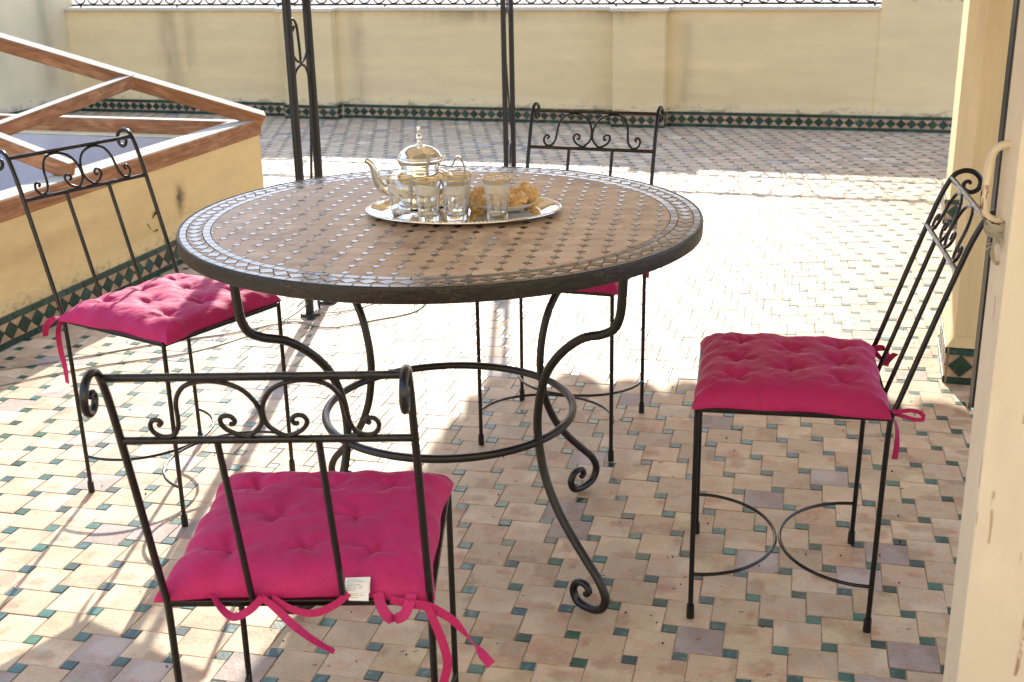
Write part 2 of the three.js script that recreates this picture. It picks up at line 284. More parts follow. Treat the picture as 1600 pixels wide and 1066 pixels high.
{
  const w = thing('parapet_wall', 'long cream plastered parapet wall with pilasters and green tile skirting at the back', 'wall');
  const s0 = -2.39, s1 = 6.2, L = s1 - s0, A0 = on(O, s0, 0);
  const wm = std([.86, .69, .37], .92, { map: wallTex(L, .85, [[.92, .09, .05, .8, .22], [1.1, .05, .3, .8, .13], [1.95, .05, .05, .75, .12], [2.52, .06, .0, .8, .15], [5.0, .05, .1, .7, .12], [3.4, .4, .7, .8, .25], [4.5, .3, .72, .8, .3]], [1, 1, 1], 501, .11), bumpMap: T.plasterB, bumpScale: .003 });
  const seg = (a, b, p, h, name) => part(w, name, faceUV(block(on(O, a, p), on(O, b, p), .22 + p, h), A0, U, L, .85), wm);
  seg(s0, -.45, 0, .8, 'wall_panel'); seg(-.45, -.03, -.10, .8, 'pilaster'); seg(-.03, 2.12, 0, .8, 'wall_panel'); seg(2.12, 2.48, -.11, .8, 'pilaster'); seg(2.48, 3.9, 0, .8, 'wall_panel'); seg(3.9, s1, -.004, 3.2, 'tall_pier');
  // coping
  const cop = (a, b, p) => part(w, 'coping', block(on(O, a, p), on(O, b, p), .27 + p + .02, .822, .8005), M.cap);
  cop(s0, -.47, -.02); cop(-.47, -.01, -.12); cop(-.01, 2.10, -.02); cop(2.10, 2.5, -.13); cop(2.5, 3.895, -.02);
  const D = (a, b, p) => dado(w, on(O, a, p), on(O, b, p), TOWARD);
  D(s0 + .02, -.46, 0); D(-.46, -.02, -.10); D(-.008, 2.10, 0); D(2.11, 2.49, -.11); D(2.5, 5.0, -.004);
  dado(w, on(O, -.03, -.10), on(O, -.03, 0), U); dado(w, on(O, 2.48, -.11), on(O, 2.48, 0), U);
  dado(w, on(O, -.45, 0), on(O, -.45, -.10), U.clone().multiplyScalar(-1)); dado(w, on(O, 2.12, 0), on(O, 2.12, -.11), U.clone().multiplyScalar(-1));
}
{
  const w = thing('side_wall', 'tall cream side wall behind the wooden skylight frame, joining the back parapet', 'wall');
  const A = on(O, -2.39, -8.2), B = on(O, -2.39, .1), L = 8.3;
  const wm = std([.78, .65, .40], .92, { map: wallTex(L, 3, [[7.9, .1, .2, 2, .2], [7.2, .15, .3, 2.5, .15], [6.2, .1, .2, 2, .15]], [1, 1, 1], 541, .11), bumpMap: T.plasterB, bumpScale: .003 });
  part(w, 'wall_panel', faceUV(block(A, B, .25, 3), A, N, L, 3), wm);
  dado(w, on(O, -2.39, -5.2), on(O, -2.39, -.01), U);
}
// railing on the parapet
{
  const r = thing('railing', 'black wrought iron railing with rings and scrolls on top of the back wall', 'railing');
  const P = (s, h, p = .08) => on(O, s, p, h);
  part(r, 'bottom_rail', beam(P(-2.38, .838), P(3.9, .838), .014, .014), M.iron);
  part(r, 'middle_rail', beam(P(-2.38, .951), P(3.9, .951), .012, .012), M.iron);
  part(r, 'top_rail', beam(P(-2.38, 1.196), P(3.9, 1.196), .03, .014), M.iron);
  for (let s = -2.3; s < 3.9; s += .88) part(r, 'foot', bar(P(s, .815), P(s, .838), .008, 6), M.iron);
  const ring = new THREE.TorusGeometry(.048, .006, 6, 20); ring.rotateY(-TH);
  for (let s = -2.3; s < 3.86; s += .118) { const m = part(r, 'ring', ring, M.iron); m.position.copy(P(s, .8945)); }
  const q = (s, pts) => tubeG(pts.map(([x, y]) => P(s + x, y)), .0065, 40, 5);
  for (let s = -2.3; s < 3.6; s += .38) {
    part(r, 'bar', q(s, [[0, .951], [.012, 1.02], [-.012, 1.11], [0, 1.196]]), M.iron);
    part(r, 'scroll', q(s, [[.05, 1.17], [.03, 1.19], [.045, 1.215], [.09, 1.21], [.17, 1.11], [.27, 1.04], [.33, 1.005], [.355, 1.02], [.345, 1.045], [.325, 1.035]]), M.iron);
    part(r, 'scroll', q(s, [[.06, 1.02], [.05, 1.045], [.075, 1.06], [.11, 1.03], [.15, .993]]), M.iron);
    part(r, 'scroll', q(s, [[.33, 1.19], [.34, 1.165], [.31, 1.15], [.27, 1.185], [.22, 1.225]]), M.iron);
  }
}
// ---------------------------------------------------------------- piers on the right
{
  const near = thing('pier', 'cream plastered pier with green diamond tile base beside the right chair', 'pier');
  const A = V(1.352, 0, -3.47), B = A.clone().addScaledVector(U, .5), L = .5;
  const pm = std([.76, .62, .36], .88, { map: wallTex(.8, 2.6, [[.42, .05, 1.6, 2.5, .2], [.2, .02, .2, 2, .06]], [1, 1, 1], 571, .03), bumpMap: T.plasterB, bumpScale: .0025 });
  part(near, 'shaft', faceUV(block(A, B, .34, 2.6), A, U, .8, 2.6), pm);
  const a = on(A, -.012, -.012), b = on(A, .5, -.012);
  part(near, 'plinth', block(a, b, .36, .117), M.plaster);
  // sloping plaster shoulder above the plinth
  const sh = new THREE.CylinderGeometry(.3536 * Math.SQRT2 * .5, .38 * Math.SQRT2 * .5, .03, 4, 1); sh.rotateY(Math.PI / 4); sh.scale(1.42, 1, 1); sh.rotateY(-TH); const c = on(A, .25, .17, .1325); sh.translate(c.x, c.y, c.z);
  part(near, 'shoulder', metricUV(sh), M.plaster);
  dado(near, a, b, TOWARD, .116, .076);
  dado(near, on(A, -.012, .34), a, U.clone().multiplyScalar(-1), .116, .076);
  // bracket under the lime wash and the hairline crack
  part(near, 'hook', tubeG([on(A, .045, -.01, 1.25), on(A, .02, -.022, 1.255), on(A, -.004, -.024, 1.235), on(A, -.006, -.024, 1.19), on(A, .012, -.022, 1.165), on(A, .04, -.01, 1.16)], .0042, 40, 6), M.plaster);
  const far = thing('pier', 'farther cream pier at the right edge, half hidden behind the nearer pier', 'pier');
  const A2 = V(2.064, 0, -5.525);
  part(far, 'shaft', faceUV(block(A2, on(A2, .7, 0), .4, 2.6), A2, U, .8, 2.6), pm);
  part(far, 'plinth', block(on(A2, -.012, -.012), on(A2, .7, -.012), .42, .117), M.plaster);
  dado(far, on(A2, -.012, -.012), on(A2, .7, -.012), TOWARD, .116, .076);
  dado(far, on(A2, -.012, .4), on(A2, -.012, -.012), U.clone().multiplyScalar(-1), .116, .076);
}
// thin dark door post in front of the pier, near door leaf with its pull handle
{
  const p = thing('door_post', 'thin dark metal door post between the pier and the near cream door', 'door post', [1.337, 0, -3.24]);
  part(p, 'upright', box(.014, 2.3, .03, 0, 1.15, 0, .002), M.ironMatt); part(p, 'floor_bolt', box(.012, .012, .012, -.004, .006, .02, .002), M.white);
  const dr = thing('door', 'cream painted door leaf at the right edge with a rusty pull handle', 'door', [.642, 0, -1.5]);
  const t1 = tex(512, 1024, (u, v) => { const a = fbm(u, v, 5, 5, 601), b = fbm(u, v, 40, 3, 603), c = fbm(u * 6, v * .8, 24, 3, 605); const r = sstep(.80, .84, c) * sstep(.52, .6, a) * .6; let g = .95 + (a - .5) * .09 + (b - .5) * .04, r2 = r; const x = u * 1.0, y = v / .42;
    for (const [mx, y0, y1, w, lean, k] of [[.032, .915, .975, .0022, .02, 1], [.052, .70, .79, .004, .05, .75], [.085, .30, .47, .003, .03, .7], [.02, .52, .60, .0016, 0, .5]]) { const q = Math.exp(-((((x - mx - (y - y0) * lean) + (b - .5) * .006) / w) ** 2)); if (y > y0 && y < y1) r2 = Math.max(r2, q * k * sstep(.38, .56, fbm(u * 3, v * 2, 64, 3, 609))); }
    r2 = Math.min(1, r2);
    return [g - r2 * .42, g - r2 * .6, g - r2 * .68]; }, true);
  const dm = std([.76, .67, .515], .6, { map: t1, bumpMap: T.plasterB, bumpScale: .0025 });
  const g = new RoundedBoxGeometry(.9, 2.4, .052, 2, .0025); g.translate(.45, 1.2, -.026);
  const gm = g.index ? g.toNonIndexed() : g; { const pp = gm.attributes.position, uv = gm.attributes.uv; for (let i = 0; i < pp.count; i++) uv.setXY(i, (pp.getX(i) - (pp.getZ(i) + 0) * (pp.getX(i) < .004 ? -1 : 0)), pp.getY(i) * .42); }
  part(dr, 'leaf', gm, dm);
  const hm = std([.74, .63, .47], .55, { map: tex(256, 256, (u, v) => { const a = fbm(u, v, 8, 4, 611); const r = sstep(.5, .53, a) * (u > .56 && u < .9 ? 1 : u > .5 ? .35 : 0); const g = .96 + (a - .5) * .15; return [g - r * .62, g - r * .8, g - r * .86]; }, true), bumpMap: T.ironB, bumpScale: .001 });
  part(dr, 'handle', tubeG([V(.012, 1.076, -.03), V(-.006, 1.077, -.032), V(-.017, 1.071, -.033), V(-.0225, 1.055, -.033), V(-.0235, 1.03, -.033), V(-.0235, 1.0, -.033), V(-.0205, .986, -.033), V(-.011, .979, -.032), V(.012, .978, -.03)], .0056, 60, 10), hm);
  const rope = std([.62, .56, .46], .9, { map: T.plaster, bumpMap: T.weaveB, bumpScale: .001 });
  const kn = []; for (let i = 0; i < 16; i++) { const pts = [], ph = rr(0, 6.28), tl = rr(-.7, .7), rx = rr(.009, .014), c0 = rr(-.006, .006); for (let k = 0; k <= 9; k++) { const t = k / 9 * Math.PI * 1.9 + ph; pts.push(V(-.006 + rx * Math.cos(t) + rr(-.0015, .0015), .968 + c0 + .010 * Math.sin(t * 2 + i) * .5 + tl * .008 * Math.cos(t), -.03 + .012 * Math.sin(t))); } kn.push(tubeG(pts, .0016, 30, 5)); }
  for (let i = 0; i < 5; i++) kn.push(tubeG([V(-.006 + rr(-.002, .002), .962, -.02), V(-.013 + rr(-.002, .002), .948, -.018 + rr(-.002, .002)), V(-.011 + rr(-.002, .002), .934, -.02), V(-.003, .923 + rr(-.002, .002), -.022), V(.005, .928, -.026)], .0014, 24, 5));
  for (let i = 0; i < 7; i++) kn.push(tubeG([V(-.004 + rr(-.004, .004), .965, -.022), V(-.01 + rr(-.008, .006), .957 + rr(-.006, .008), -.014), V(-.014 + rr(-.014, .010), .955 + rr(-.018, .014), -.010)], .0007, 10, 4));
  const k = solo('cord', 'frayed pale cord knotted round the bottom of the door handle', 'cord', merge(kn), rope); k.position.copy(dr.position);
}
// ---------------------------------------------------------------- skylight curb with wooden frame
{
  const C = V(-1.205, 0, -5.845), d1 = TOWARD.clone(), d2 = U.clone().multiplyScalar(-1);
  const at = (a, b, h) => C.clone().addScaledVector(d1, a).addScaledVector(d2, b).setY(h);
  const s = thing('skylight', 'low cream skylight curb with weathered wooden rafters and green tile skirting', 'skylight');
  const L1 = 2.9, L2 = 2.1, hp = .43, t = .15;
  const bm = std([.78, .60, .29], .9, { map: wallTex(L1, .5, [[2.15, .03, .22, .3, .9], [1.2, .3, .25, .3, .12], [.6, .2, .2, .3, .14]], [1, 1, 1], 581, .115), bumpMap: T.plasterB, bumpScale: .004 });
  const A = at(L1, 0, 0);
  part(s, 'curb_wall', faceUV(block(A, at(0, 0, 0), t, hp), A, N, L1, .5), bm);
  part(s, 'curb_wall', block(at(0, t + .002, 0), at(0, L2, 0), t, hp).clone(), M.plaster);
  const back = part(s, 'curb_wall', block(at(t, L2 - t, 0), at(t, t + .002, 0), .001, hp), M.inner); back.scale.set(1, 1, 1);
  part(s, 'curb_wall', block(at(L1, L2, 0), at(t, L2, 0), t, hp), M.plaster);
  part(s, 'curb_wall', block(at(L1 - t, t, 0), at(L1 - t, L2 - t, 0), t, hp), M.plaster);
  part(s, 'lining', block(at(L1 - t, L2 - t - .004, 0), at(t + .004, L2 - t - .004, 0), .002, hp - .004, .05), M.inner); part(s, 'lining', block(at(t + .004, L2 - t - .006, 0), at(t + .004, t + .006, 0), .002, hp - .004, .05), M.inner);
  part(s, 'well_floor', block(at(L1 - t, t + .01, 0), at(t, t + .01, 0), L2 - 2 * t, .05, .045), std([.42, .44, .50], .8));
  dado(s, at(L1, 0, 0), at(0, 0, 0), U, .112, .072); dado(s, at(0, 0, 0), at(0, L2, 0), N, .112, .072);
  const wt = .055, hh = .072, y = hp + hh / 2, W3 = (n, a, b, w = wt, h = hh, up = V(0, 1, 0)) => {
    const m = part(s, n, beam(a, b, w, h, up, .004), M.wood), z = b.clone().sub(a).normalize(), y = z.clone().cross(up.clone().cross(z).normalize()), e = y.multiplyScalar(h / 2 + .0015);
    part(m, 'sunlit_top_strip', beam(a.clone().add(e), b.clone().add(e), w * .93, .003, up), M.strip);  // added pale strip: weathered beam top with its sunlit brightness put into the colour
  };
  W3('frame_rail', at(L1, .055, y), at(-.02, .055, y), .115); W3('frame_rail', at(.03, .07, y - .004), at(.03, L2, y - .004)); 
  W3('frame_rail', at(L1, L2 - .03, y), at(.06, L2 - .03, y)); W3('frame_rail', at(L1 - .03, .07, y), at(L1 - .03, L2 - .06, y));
  const hip = k => at(.02 + k, .02 + k, hp + hh + .020 + k * .54);
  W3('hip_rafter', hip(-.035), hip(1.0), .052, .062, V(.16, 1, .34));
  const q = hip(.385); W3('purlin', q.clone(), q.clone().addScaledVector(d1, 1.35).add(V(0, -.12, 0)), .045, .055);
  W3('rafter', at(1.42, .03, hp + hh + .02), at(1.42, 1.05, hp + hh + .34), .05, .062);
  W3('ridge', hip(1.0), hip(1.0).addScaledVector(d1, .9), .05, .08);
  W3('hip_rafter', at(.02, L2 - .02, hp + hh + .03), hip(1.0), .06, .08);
  // shrub growing in the light well
  const lm = std([.045, .06, .045], .6); const leaf = []; for (let i = 0; i < 900; i++) { const g = new THREE.CircleGeometry(.022, 5); g.scale(1, 1.7, 1); g.rotateX(rr(-1.5, 1.5)); g.rotateY(rr(0, 6.3)); const a = rr(0, 6.28), r = Math.sqrt(rnd()); const cl = i % 4; g.translate(Math.cos(a) * r * .13 + [0, .24, .42, -.2][cl], .17 + rr(-.1, .12) * (1 - r * .6), Math.sin(a) * r * .13 + [.02, -.05, .05, -.03][cl]); leaf.push(g); }
  const b = at(1.05, .55, .05); const sh = thing('shrub', 'dark low shrub inside the skylight well, seen under the frame', 'shrub', [b.x, b.y, b.z]);
  part(sh, 'foliage', merge(leaf), lm); part(sh, 'stem', merge([bar(V(0, 0, 0), V(0, .15, .02), .008), bar(V(.24, 0, 0), V(.24, .15, -.05), .008), bar(V(.42, 0, 0), V(.42, .15, .05), .008), bar(V(-.2, 0, 0), V(-.2, .15, -.03), .008)]), M.wood);
}
// ---------------------------------------------------------------- gazebo: posts and canopy
{
  const P1 = V(-.752, 0, -4.283), W = 3.0, D = 2.95, ev = 1.98;
  const g = thing('gazebo', 'metal gazebo with scrolled double posts and tan fabric canopy over the terrace', 'gazebo');
  const ga = 15.4 * Math.PI / 180, at = (s, p, h) => V(P1.x + Math.cos(ga) * s + Math.sin(ga) * p, h, P1.z + Math.sin(ga) * s - Math.cos(ga) * p);
  const post = (s, p, dir, taper) => {
    const e = p + dir * .165, r = .0155;
    part(g, 'post', tubeG(new THREE.LineCurve3(at(s, p, .012), at(s, p, ev)), r, 20, 14), M.ironGrey);
    part(g, 'post', tubeG(new THREE.LineCurve3(at(s, e, .012), at(s, e, ev)), r, 20, 14), M.ironGrey);
    part(g, 'base_plate', merge([new THREE.CylinderGeometry(.034, .036, .012, 18).translate(at(s, p, 0).x, .007, at(s, p, 0).z), new THREE.CylinderGeometry(.034, .036, .012, 18).translate(at(s, e, 0).x, .007, at(s, e, 0).z)]), M.ironGrey);
    const m = p + dir * .0825, q = (pts, r2 = .005) => part(g, 'scroll', tubeG(pts.map(([x, y]) => at(s, m + dir * x, y)), r2, 60, 6), M.ironGrey);
    for (const y of [.02, .93, 1.84 - .6]) {
      q([[-.035, y + .115], [-.05, y + .10], [-.062, y + .115], [-.05, y + .14], [-.02, y + .125], [-.005, y + .06], [0, y], [.005, y - .02]]);
    }
    q([[-.066, .985], [-.058, .99], [-.055, 1.0], [-.065, 1.006], [-.076, .996], [-.072, .972], [-.045, .935], [0, .918], [.045, .935], [.07, .985], [.072, 1.08], [.04, 1.22], [0, 1.36]]);
    q([[-.066, .842], [-.058, .837], [-.055, .827], [-.065, .821], [-.076, .831], [-.072, .855], [-.045, .892], [0, .909], [.04, .895], [.062, .84], [.05, .72], [.02, .52], [-.02, .33], [-.06, .2]]);
    q([[.045, .19], [.03, .175], [.045, .155], [.066, .17], [.07, .2]]);
  };
  post(0, 0, 1); post(0, D, -1); post(W, 0, 1); post(W, D, -1); post(0, -D, 1); post(W, -D, 1);
  // canopy panels with slight sag
  const o = .05; for (const q0 of [0, -D - .002]) { const o2 = q0 ? 0 : o, ap = at(W / 2, D / 2 + q0, 2.85), cs = [at(-o, q0 - (q0 ? o : 0), ev), at(W + o, q0 - (q0 ? o : 0), ev), at(W + o, D + q0 + o2, ev), at(-o, D + q0 + o2, ev)];
  for (let k = 0; k < 4; k++) {
    const a = cs[k], b = cs[(k + 1) % 4], n = 14, Pp = [], I = [], Uv = [];
    for (let i = 0; i <= n; i++) for (let j = 0; j <= n; j++) { const t = j / n, e = a.clone().lerp(b, i / n).lerp(ap, t); e.y -= .16 * Math.sin(t * Math.PI) * (1 - .3 * Math.abs(i / n - .5)); Pp.push(e.x, e.y, e.z); Uv.push(i / n * 3, t * 2); }
    for (let i = 0; i < n; i++) for (let j = 0; j < n; j++) { const q = i * (n + 1) + j; I.push(q, q + n + 1, q + n + 2, q, q + n + 2, q + 1); }
    const gg = new THREE.BufferGeometry(); gg.setAttribute('position', new THREE.Float32BufferAttribute(Pp, 3)); gg.setAttribute('uv', new THREE.Float32BufferAttribute(Uv, 2)); gg.setIndex(I); gg.computeVertexNormals();
    part(g, 'canopy_panel', gg, M.canopy);
    // scalloped valance
    const L = a.distanceTo(b), ns = Math.round(L / .178), Vp = [], Vi = [], Vu = [], m = ns * 12;
    for (let i = 0; i <= m; i++) { const t = i / m, e = a.clone().lerp(b, t), f = (t * ns) % 1, dp = .17 + .065 * Math.pow(Math.max(0, Math.sin(Math.PI * f)), .6); const wv = .008 * Math.sin(t * 61); const out = V(b.z - a.z, 0, a.x - b.x).normalize().multiplyScalar(wv); Vp.push(e.x, e.y, e.z, e.x + out.x, e.y - dp, e.z + out.z); Vu.push(t * 4, 0, t * 4, .3); if (i < m) { const q = i * 2; Vi.push(q, q + 1, q + 3, q, q + 3, q + 2); } }
    const vg = new THREE.BufferGeometry(); vg.setAttribute('position', new THREE.Float32BufferAttribute(Vp, 3)); vg.setAttribute('uv', new THREE.Float32BufferAttribute(Vu, 2)); vg.setIndex(Vi); vg.computeVertexNormals(); if ((q0 && k !== 2) || (!q0 && k !== 0)) part(g, 'valance', vg, M.canopy);
    if (!(q0 && k === 2)) part(g, 'eave_bar', bar(at(...[[0, q0], [W, q0], [W, D + q0], [0, D + q0]][k], ev - .02), at(...[[W, q0], [W, D + q0], [0, D + q0], [0, q0]][k], ev - .02), .015), M.ironGrey);
    part(g, 'roof_rib', tubeG([a.clone().setY(ev - .02), a.clone().lerp(ap, .5).add(V(0, -.2, 0)), ap.clone().add(V(0, -.05, 0))], .012), M.ironGrey);
    part(g, 'roof_rib', tubeG([a.clone().lerp(b, .5).setY(ev - .02), a.clone().lerp(b, .5).lerp(ap, .5).add(V(0, -.2, 0)), ap.clone().add(V(0, -.05, 0))], .012), M.ironGrey);
  } }
}
// house front behind the viewer
{
  const h = thing('house_wall', 'cream house front that closes the terrace behind the viewer', 'wall');
  part(h, 'wall_panel', box(9, 3.4, .25, 0, 1.7, 1.2), M.plasterPale);
}

// ---------------------------------------------------------------- table
const TC = V(-.1414, 0, -2.484), TOP = .783, TR = .544;
{
  const t = thing('mosaic_table', 'round mosaic tiled table with black iron rim and scrolled legs', 'table', [TC.x, 0, TC.z]);
  const prof = [[.515, TOP - .030], [TR - .004, TOP - .0305], [TR, TOP - .028], [TR + .0005, TOP - .004], [TR - .001, TOP + .0012], [TR - .004, TOP + .0008], [TR - .0045, TOP - .004], [.515, TOP - .005]].map(p => new THREE.Vector2(...p));
  const rg = new THREE.LatheGeometry(prof, 120); { const uv = rg.attributes.uv; for (let i = 0; i < uv.count; i++) uv.setXY(i, uv.getX(i) * 12, uv.getY(i)); }
  part(t, 'rim', rg, M.rim);
  const bedG = new THREE.CylinderGeometry(TR - .005, TR - .012, .022, 96); bedG.translate(0, TOP - .0142, 0);
  const top = part(t, 'tabletop', metricUV(bedG, 3), M.grout);
  const fieldM = std([1, 1, 1], .5, { map: T.clay, bumpMap: T.clayB, bumpScale: .0004, vertexColors: true });
  const darkM = std([1, 1, 1], .14, { map: T.glaze, vertexColors: true });
  const tan = () => { const k = rr(.92, 1.07); return [.55 * k, .42 * k * rr(.97, 1.03), .305 * k]; };
  const dark = () => { const k = rr(.6, 1.3); return [.085 * k, .062 * k, .07 * k]; };
  const cnt = {}, extra = { f: [], d: [] };
  function tile(name, pts, tone, mat, th) {
    const c = [0, 0]; for (const p of pts) { c[0] += p[0] / pts.length; c[1] += p[1] / pts.length; }
    const g = colored(metricUV(polyTile(pts.map(p => [p[0] - c[0], p[1] - c[1]]), -.003, th, .0006), 4, [rnd(), rnd()]), tone);
    const e = new THREE.Euler(rr(-.006, .006), 0, rr(-.006, .006)), y = TOP - .0032;
    cnt[name] = (cnt[name] || 0) + 1;
    if (cnt[name] > 300) { g.applyMatrix4(new THREE.Matrix4().compose(V(c[0], y, c[1]), new THREE.Quaternion().setFromEuler(e), V(1, 1, 1))); extra[mat === darkM ? 'd' : 'f'].push(g); return; }
    const m = part(top, name, g, mat); m.position.set(c[0], y, c[1]); m.rotation.copy(e);
  }
  // field: clipped squares with small diamonds at the corners
  const sp = .0446, al = 8.9 * Math.PI / 180, RF = .4765, dd = .0098, gp = .0003;
  const R2 = (x, z) => [x * Math.cos(al) - z * Math.sin(al), x * Math.sin(al) + z * Math.cos(al)];
  function clip(pts) {
    const K = 72; let poly = pts; if (pts.every(p => Math.hypot(...p) < RF - .0005)) return pts;
    for (let k = 0; k < K && poly.length; k++) { const a = k / K * Math.PI * 2, nx = Math.cos(a), nz = Math.sin(a), lim = RF * Math.cos(Math.PI / K), o = []; for (let i = 0; i < poly.length; i++) { const p = poly[i], q = poly[(i + 1) % poly.length], dp = p[0] * nx + p[1] * nz - lim, dq = q[0] * nx + q[1] * nz - lim; if (dp <= 0) o.push(p); if ((dp < 0) !== (dq < 0)) { const f = dp / (dp - dq); o.push([p[0] + (q[0] - p[0]) * f, p[1] + (q[1] - p[1]) * f]); } } poly = o; }
    if (poly.length < 3) return null; let A = 0; for (let i = 0; i < poly.length; i++) { const p = poly[i], q = poly[(i + 1) % poly.length]; A += p[0] * q[1] - q[0] * p[1]; } return Math.abs(A) < 4e-5 ? null : poly;
  }
  const offx = .0085, offz = .0105, cells = [];
  for (let i = -12; i <= 12; i++) for (let j = -12; j <= 12; j++) cells.push([i, j]);
  cells.sort((p, q) => (q[1] * 1 - p[1] * 1));
  for (const [i, j] of cells) {
    const cx = (i + .5) * sp + offx, cz = (j + .5) * sp + offz, h = sp / 2 - gp, k = sp / 2 - dd - gp * .4;
    const o = [[k, -h], [h, -k], [h, k], [k, h], [-k, h], [-h, k], [-h, -k], [-k, -h]].map(([x, z]) => R2(cx + x, cz + z)); const p = clip(o); if (p) tile('field_tile', p, tan(), fieldM, .0030);
    const e = dd - gp * 1.5, dpts = [[e, 0], [0, e], [-e, 0], [0, -e]].map(([x, z]) => R2(i * sp + offx + x, j * sp + offz + z)); const q = clip(dpts); if (q) tile('accent_tile', q, dark(), darkM, .0034);
  }
  const ring = (r0, r1, n, name, tone, mat, th) => { for (let k = 0; k < n; k++) { const a = k / n * 2 * Math.PI + .0006 / r0, b = (k + 1) / n * 2 * Math.PI - .0006 / r0; const w = rr(-.0004, .0004); tile(name, [[r0, a], [r1 + w, a], [r1 + w, b], [r0, b]].map(([r, t]) => [r * Math.cos(t), r * Math.sin(t)]), tone(), mat, th); } };
  ring(.4775, .4925, 100, 'border_tile', dark, darkM, .0033);
  ring(.5255, .5385, 104, 'border_tile', dark, darkM, .0033);
  const nr = 92, r0 = .4937, r1 = .5243, rm = (r0 + r1) / 2;
  for (let k = 0; k < nr; k++) {
    const st = 2 * Math.PI / nr, a = k * st, P = (r, t) => [r * Math.cos(t), r * Math.sin(t)], g = .0012;
    tile('diamond_tile', [P(r0 + .0004, a), P(rm, a + st / 2 - g), P(r1 - .0004, a), P(rm, a - st / 2 + g)], dark(), darkM, .0034);
    tile('triangle_tile', [P(r1, a + g * 2.4), P(r1, a + st - g * 2.4), P(rm + .0011, a + st / 2)], tan(), fieldM, .0030);
    tile('triangle_tile', [P(r0, a + g * 2.4), P(r0, a + st - g * 2.4), P(rm - .0011, a + st / 2)], tan(), fieldM, .0030);
  }
  if (extra.f.length) part(top, 'rear_field_tiles', merge(extra.f), fieldM).userData.kind = 'stuff';
  if (extra.d.length) part(top, 'rear_accent_tiles', merge(extra.d), darkM).userData.kind = 'stuff';
  const lp = [[.502, .748], [.499, .70], [.494, .664], [.480, .637], [.452, .620], [.40, .600], [.345, .558], [.305, .508], [.283, .45], [.274, .39], [.277, .345], [.292, .28], [.325, .215], [.37, .16], [.418, .113], [.450, .08], [.463, .05], [.452, .0235], [.418, .0115], [.384, .0165], [.3735, .040], [.388, .061], [.411, .061], [.418, .047], [.408, .040]];
  const legG = tubeG(lp.map(([r, h]) => V(r, h, 0)), .0091, 150, 10, k => k > .9 ? 1 - (k - .9) * 2.2 : 1);
  for (const a of [46, 138, 225, -41]) { const m = part(t, 'leg', legG, M.ironMatt); m.rotation.y = -a * Math.PI / 180; }
  const ringG = new THREE.TorusGeometry(.274, .0088, 10, 110); ringG.rotateX(Math.PI / 2); part(t, 'stretcher_ring', ringG, M.ironMatt).position.set(0, .345, 0);
}

